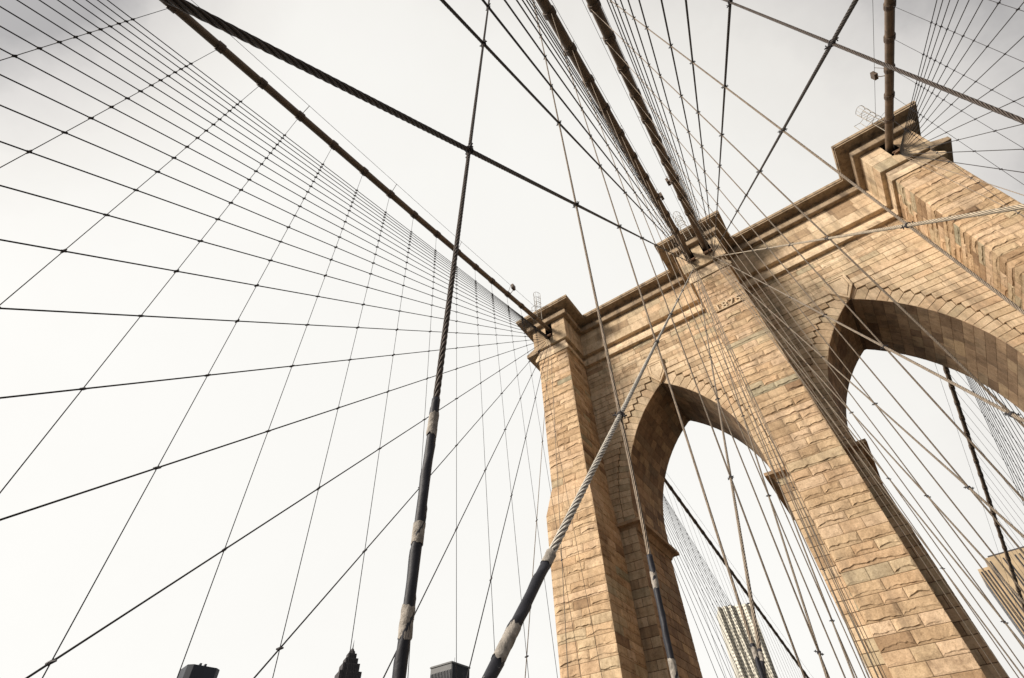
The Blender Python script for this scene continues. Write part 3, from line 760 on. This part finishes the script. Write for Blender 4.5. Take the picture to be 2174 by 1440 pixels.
# far side of the tower: planes mirrored behind it
def zc_far(y): return 42.0-.25*(y-11.1)
FAR={'left':dict(xs=-17.75,k=-.02,m=.0060),'right':dict(xs=17.35,k=.02,m=-.0130)}
for sd_,p in FAR.items():
    X=lambda y,z:p['xs']+p['k']*(z-zc_far(y))+p['m']*(y-11.1)
    o0=Vector((p['xs'],10,42.1))
    t=thing('main_cable','dark main cable behind the tower sloping down past the %s arch opening'%sd_,'main cable',o0,'main cables behind the tower')
    pts=[Vector((X(y,zc_far(y)),y,zc_far(y)))-o0 for y in (9.5,20,40,60,80,110,150)]
    mb=MB(); mb.tube(pts,.22,12); mb.build('wrapped_cable',M_cable,t,smooth=True)
    for s_,w in ((-1,'left'),(1,'right')):
        h=thing('hand_rope','thin %s wire above the cable behind the tower in the %s arch'%(w,sd_),'hand rope',o0,'thin hand ropes behind the tower')
        mb=MB(); mb.tube([q+Vector((s_*.42,0,1.2)) for q in pts],.016,4); mb.build('wire',M_outer,h)
    sy=[12.6+2.53*k for k in range(2,36)]
    st=[16.5+4.8*k for k in range(0,17)]
    stl=[]; ks=0
    ZB=-8
    vis=[y for y in st if y>25]
    for y in vis:
        a=Vector((p['xs']*.86,y,ZB)); c=Vector((p['xs'],10.9,41.0))
        if abs((c-a).y)<1: continue
        if not seg_seen(a,c): continue
        t=thing('stay_cable','%s thin diagonal stay behind the tower, seen through the %s arch'%(ORD[ks],sd_),'stay cable',a,'stays behind the tower on the %s'%sd_); ks+=1
        o=make_line('wire_rope',M_outer,a,c,.028,None,5); o.parent=t; o.matrix_parent_inverse=Matrix.Translation(-a); stl.append((a,c))
    kk=0
    for y in sy:
        top=zc_far(y)-.25
        if y<22 or kk>34: continue
        xt=X(y,zc_far(y)); xb=p['xs']*.86
        a=Vector((xb,y,ZB)); c=Vector((xt,y,top))
        t=thing('suspender_cable','%s thin upright suspender behind the tower, seen through the %s arch'%(ORD[kk],sd_),'suspender',a,'suspenders behind the tower on the %s'%sd_); kk+=1
        o=make_line('wire_rope',M_outer,a,c,.018,None,5); o.parent=t; o.matrix_parent_inverse=Matrix.Translation(-a)
        mb=MB(); cc=c+Vector((0,0,.25))-a; mb.tube([cc-Vector((0,.28,-.07)),cc+Vector((0,.28,-.07))],.27,8); mb.build('cable_band',M_band,t)
        for (sa,sc) in stl:
            f=(y-sa.y)/(sc.y-sa.y)
            if not(0<f<1): continue
            q=sa+(sc-sa)*f
            if q.z>top-1 or q.z<3: continue
            cl=bpy.data.objects.new('clamp',ME_small); COL.objects.link(cl); cl.parent=t
            f2=(q.z-a.z)/(c.z-a.z)
            cl.matrix_basis=Matrix.Translation((c-a)*f2); clamp_count+=1

# stay sockets, lamps and ladder cages at the top of the tower
SOCK={-17.45:'below the left cable slot of the tower',-.86:'below the left slot of the middle pier',.75:'below the right slot of the middle pier',17.45:'below the right cable slot of the tower'}
for x,wh in SOCK.items():
    t=thing('stay_socket','cluster of rusty stay sockets bolted %s'%wh,'stay socket',(x,-4.25,40.9),'stay sockets under the cable slots')
    mb=MB(); mb.box(-.34,.34,-.10,.12,-.10,.10)
    mb.tube([(-.45,-.16,.04),(.45,-.16,.04)],.06,8)
    mb.build('bracket',M_rust,t)
    for i in range(5):
        mb=MB(); u=-.28+.14*i; mb.tube([(u,-.02,.0),(u,-.22,-.16),(u*.6,-.42,-.40)],[.045,.055,.028],7); mb.build('socket',M_rust,t)
for (pl,y,w) in (('left outer',-11.9,'the left outer'),('left inner',-12.3,'the left middle'),('right inner',-13.4,'the right middle'),('right outer',-11.8,'the right outer')):
    p=PL[pl]; x=interp(p['cx'],y); z=zc_near(y); s_=1 if pl!='right outer' else -1
    if pl=='right inner': s_=-1
    t=thing('floodlight','small boxy floodlight on an arm near the tower end of %s main cable'%w,'floodlight',(x,y,z),'floodlights on the main cables')
    mb=MB(); mb.tube([(0,0,.15),(s_*.35,0,.5),(s_*.45,0,.95)],.03,6); mb.build('arm',M_band,t)
    mb=MB(); mb.box(s_*.45-.12,s_*.45+.12,-.18,.30,.85,1.45); mb.build('housing',M_band,t)
for x,w in ((-17.4,'left pier'),(-.1,'middle pier'),(17.6,'right pier')):
    t=thing('ladder_cage','hooped steel ladder cage rising above the cornice of the %s'%w,'ladder cage',(x,-5.75,44.5),'ladder cages on the tower top')
    mb=MB()
    for u in (-.28,.28): mb.tube([(u,.1,2.2),(u,-.05,0),(u,-.1,-2.4)],.03,5)
    for i in range(12): z=-2.2+i*.36; mb.tube([(-.28,-.05,z),(.28,-.05,z)],.018,4)
    mb.build('ladder',M_cage,t)
    for z in (-.6,.3,1.2,2.1):
        mb=MB(); mb.tube([(.36*math.cos(a)*1.05,-.05-.62*math.sin(a),z) for a in [pi*i/12 for i in range(13)]],.022,4); mb.build('hoop',M_cage,t)
    mb=MB()
    for a in (pi*.2,pi*.4,pi*.6,pi*.8): mb.tube([(.38*math.cos(a),-.05-.62*math.sin(a),-.6),(.38*math.cos(a),-.05-.62*math.sin(a),2.1)],.014,4)
    mb.build('cage_strip',M_cage,t)
    mb=MB()
    for u in (-1.1,-.6): mb.tube([(u,.3,0),(u,.3,1.1)],.025,4)
    mb.tube([(-1.1,.3,1.1),(-.6,.3,1.1),(-.3,.1,1.1)],.025,4); mb.build('guard_rail',M_cage,t)

# ------------------------------------------------------------------ distant buildings
def win_mat(name,wall,glass,sx,sz,frac=.5,rough=.6):
    m,nt,b=newmat(name); L=nt.links
    tc=N(nt,'ShaderNodeTexCoord'); mp=N(nt,'ShaderNodeMapping'); mp.inputs['Scale'].default_value=(1,1,1); L.new(tc.outputs['UV'],mp.inputs['Vector'])
    n=N(nt,'ShaderNodeTexNoise',Scale=.2,Detail=4); L.new(tc.outputs['Object'],n.inputs['Vector'])
    r=ramp(nt,[(.3,tuple(c*.8 for c in wall)),(.7,wall)],n.outputs['Fac'])
    L.new(r.outputs['Color'],b.inputs['Base Color']); b.inputs['Roughness'].default_value=rough
    return m
def place(az,dist): a=math.radians(az); return Vector((C0.x+math.sin(a)*dist,C0.y+math.cos(a)*dist,-45))
def face_rot(az): return -math.radians(az)
def ztop(el,dist): return math.tan(math.radians(el))*dist+45
def windows(parent,w,d,z0,z1,nx,nz_,mat,fx=.55,fz=.55,faces=('front',)):
    mb=MB(); dz=(z1-z0)/nz_
    for F in faces:
        W_=w if F in('front','back') else d
        dx=W_/nx
        for i in range(nx):
            for j in range(nz_):
                u=-W_/2+dx*(i+.5); v=z0+dz*(j+.5); a,c=dx*fx/2,dz*fz/2
                if F=='front': P=[(u-a,-d/2-.12,v-c),(u+a,-d/2-.12,v-c),(u+a,-d/2-.12,v+c),(u-a,-d/2-.12,v+c)]
                elif F=='right': P=[(w/2+.12,u-a,v-c),(w/2+.12,u+a,v-c),(w/2+.12,u+a,v+c),(w/2+.12,u-a,v+c)]
                else: P=[(-w/2-.12,u+a,v-c),(-w/2-.12,u-a,v-c),(-w/2-.12,u-a,v+c),(-w/2-.12,u+a,v+c)]
                mb.add(P,[(0,1,2,3)])
    o=mb.build('windows',mat,parent); o['kind']='stuff'; return o
M_bdark=plain('dark_glass_tower',(.03,.035,.045),.5,0,.2,.1)
M_bbrown=plain('brown_brick_spire',(.055,.05,.052),.8,0,.3,.2)
M_bgrey=plain('grey_concrete_tower',(.16,.16,.16),.8,0,.15,.1)
M_bgl=plain('dark_windows',(.03,.03,.035),.3,0,.3,.3)
M_gehry=plain('rippled_steel_facade',(.55,.52,.44),.5,.2,.15,.05)
M_bgm=plain('hazy_windows',(.22,.21,.18),.5,0,.3,.3)  # paler than bare glass: distance haze put into the colour
M_bstone=plain('buff_limestone_slab',(.36,.27,.17),.8,0,.2,.1)
# dark flat-topped tower, far left
D=450; H=ztop(13.75,D); t=thing('office_tower','dark flat-roofed office tower low at the bottom left, behind the cable net','building',place(-62.95,D)); t.rotation_euler.z=face_rot(-62.95)+.25
b=MB(); w=21; c=3; 
P8=[(-w/2+c,-w/2),(w/2-c,-w/2),(w/2,-w/2+c),(w/2,w/2-c),(w/2-c,w/2),(-w/2+c,w/2),(-w/2,w/2-c),(-w/2,-w/2+c)]
b.add([(x,y,0) for x,y in P8]+[(x,y,H) for x,y in P8],[(k,(k+1)%8,8+(k+1)%8,8+k) for k in range(8)]+[tuple(range(8,16))]); b.build('facade',M_bdark,t)
windows(t,w-2*c-1,w,0,H-9,6,36,M_bgl,.7,.5)
b=MB(); 
for x in (-2,1.2): b.box(x,x+1.2,-3,0,H,H+3.2)
b.box(-4,5,-2,4,H,H+1.4); b.build('roof_plant',M_bdark,t)
# stepped art-deco spire
D=560; t=thing('skyscraper','dark stepped skyscraper tapering to a needle spire at the bottom left','building',place(-50.35,D)); t.rotation_euler.z=face_rot(-50.35)+.2
b=MB(); 
for el,w in ((13.4,24),(14.25,20),(14.9,15.5),(15.35,11.5),(15.75,8.0)): 
    H=ztop(el,D); b.box(-w/2,w/2,-w/2,w/2,0,H)
    for k in range(-3,4): b.box(k*w/7.2-.35,k*w/7.2+.35,-w/2-.5,w/2+.5,0,H-.8)
b.build('facade',M_bbrown,t)
b=MB(); z0,z1,z2=ztop(15.75,D),ztop(16.2,D),ztop(16.9,D); n_=8
for (za,ra,zb,rb) in ((z0-.5,3.4,z0+2.5,2.8),(z0+2.5,2.4,z1,1.1),(z1,.55,z2,.08)):
    b.tube([(0,0,za),(0,0,zb)],[ra,rb],n_)
b.build('spire',M_bbrown,t)
# grey slab-topped block
D=420; az=-40.75; t=thing('office_block','plain grey box-shaped office block with ribbed side at the bottom, left of the tower','building',place(az,D)); t.rotation_euler.z=face_rot(az)-.75
H=ztop(14.95,D); w,d=20,19
b=MB(); b.box(-w/2,w/2,-d/2,d/2,0,H); b.build('facade',M_bgrey,t)
b=MB()
for k in range(15): u=-d/2+d*(k+.5)/15; b.box(w/2,w/2+.5,u-.22,u+.22,0,H-.6)
for k in range(14): u=-w/2+w*(k+.5)/14; b.box(u-.2,u+.2,-d/2-.5,-d/2,0,H-5)
b.build('rib',M_bdark,t)
b=MB(); b.box(-w/2-.4,w/2+.6,-d/2-.6,d/2+.4,H-1.2,H-.4); b.box(-3,3,-3,3,H,H+2); b.tube([(4,0,H),(4,0,H+5)],.15,5); b.build('roof',M_bgrey,t)
# rippled metal residential tower
D=600; az=-12.25; t=thing('skyscraper','pale skyscraper with rippling metal facade and small windows, seen through the left arch','building',place(az,D)); t.rotation_euler.z=face_rot(az)+.18
H=ztop(17.6,D); w,d=33,22
mb=MB(); nxx=72; nzz=110
def gy(u,z,amp=1.0):
    f=0
    f+=1.25*math.sin(u*.95+2.2*nz(u*.05,z*.012,1)+1.4*math.sin(z*.03))
    f+=.9*math.sin(u*.43+z*.045)*math.sin(z*.021+1)
    return f*amp
vs=[]
for j in range(nzz+1):
    z=H*j/nzz
    for i in range(nxx+1):
        u=-w/2+w*i/nxx; vs.append((u,-d/2-1.5+gy(u,z),z))
mb.add(vs,[(j*(nxx+1)+i,j*(nxx+1)+i+1,(j+1)*(nxx+1)+i+1,(j+1)*(nxx+1)+i) for j in range(nzz) for i in range(nxx)])
mb.box(-w/2,w/2,-d/2+2,d/2,0,H-1.5)
vs=[]
for s_ in (-1,1):
    mb2=[(s_*w/2,-d/2-1.5,0),(s_*w/2,-d/2+2.1,0),(s_*w/2,-d/2+2.1,H-1),(s_*w/2,-d/2-1.5,H)]; mb.add(mb2,[(0,1,2,3)])
mb.build('facade',M_gehry,t)
mb=MB(); fl=3.05; nf=int(H/fl); 
for j in range(8,nf):
    for i in range(20):
        u=-w/2+w*(i+.5)/20; v=j*fl+1.3; a=.52; hh=.72; y0=-d/2-1.5
        mb.add([(u-a,y0+gy(u-a,v)-.12,v-hh),(u+a,y0+gy(u+a,v)-.12,v-hh),(u+a,y0+gy(u+a,v+hh)-.12,v+hh),(u-a,y0+gy(u-a,v+hh)-.12,v+hh)],[(0,1,2,3)])
o=mb.build('windows',M_bgm,t); o['kind']='stuff'
b=MB(); 
for k in range(7): x=-w/2+2+k*4.6; b.box(x,x+2.6,-d/2,d/2-2,H-2,H+random.uniform(-.5,1.8))
b.build('roof_plant',M_bdark,t)
# buff slab with vertical ribs at the right edge
D=520; az=12.2; t=thing('office_tower','tall buff stone office slab with dark vertical strips at the right edge','building',place(az,D)); t.rotation_euler.z=face_rot(az)+.12
H=ztop(16.15,D); w,d=82,50
b=MB(); b.box(-w/2+7,w/2,-d/2,d/2,0,H); b.box(-w/2,-w/2+7.02,-d/2+8,d/2,0,H-3); b.build('facade',M_bstone,t)
b=MB()
for u in [-w/2+7.5,-w/2+9.2,-w/2+17,-w/2+18.6]+[-w/2+24+2.6*k for k in range(22)]: b.box(u-.42,u+.42,-d/2-.15,-d/2+.2,0,H-2.5)
for u in (-w/2+1.2,-w/2+3.2,-w/2+5.3): b.box(u-.5,u+.5,-d/2+7.8,-d/2+8.1,0,H-5)
for k in range(12): v=-d/2+10+3*k; b.box(-w/2-.12,-w/2+.1,v-.6,v+.6,0,H-6)
b.build('window_strip',M_bgl,t)
b=MB(); b.box(-w/2+10,w/2-8,-d/2+4,d/2-4,H,H+2.2); b.build('roof_plant',M_bbrown,t)
print('clamps',clamp_count,'objects',len(bpy.data.objects))
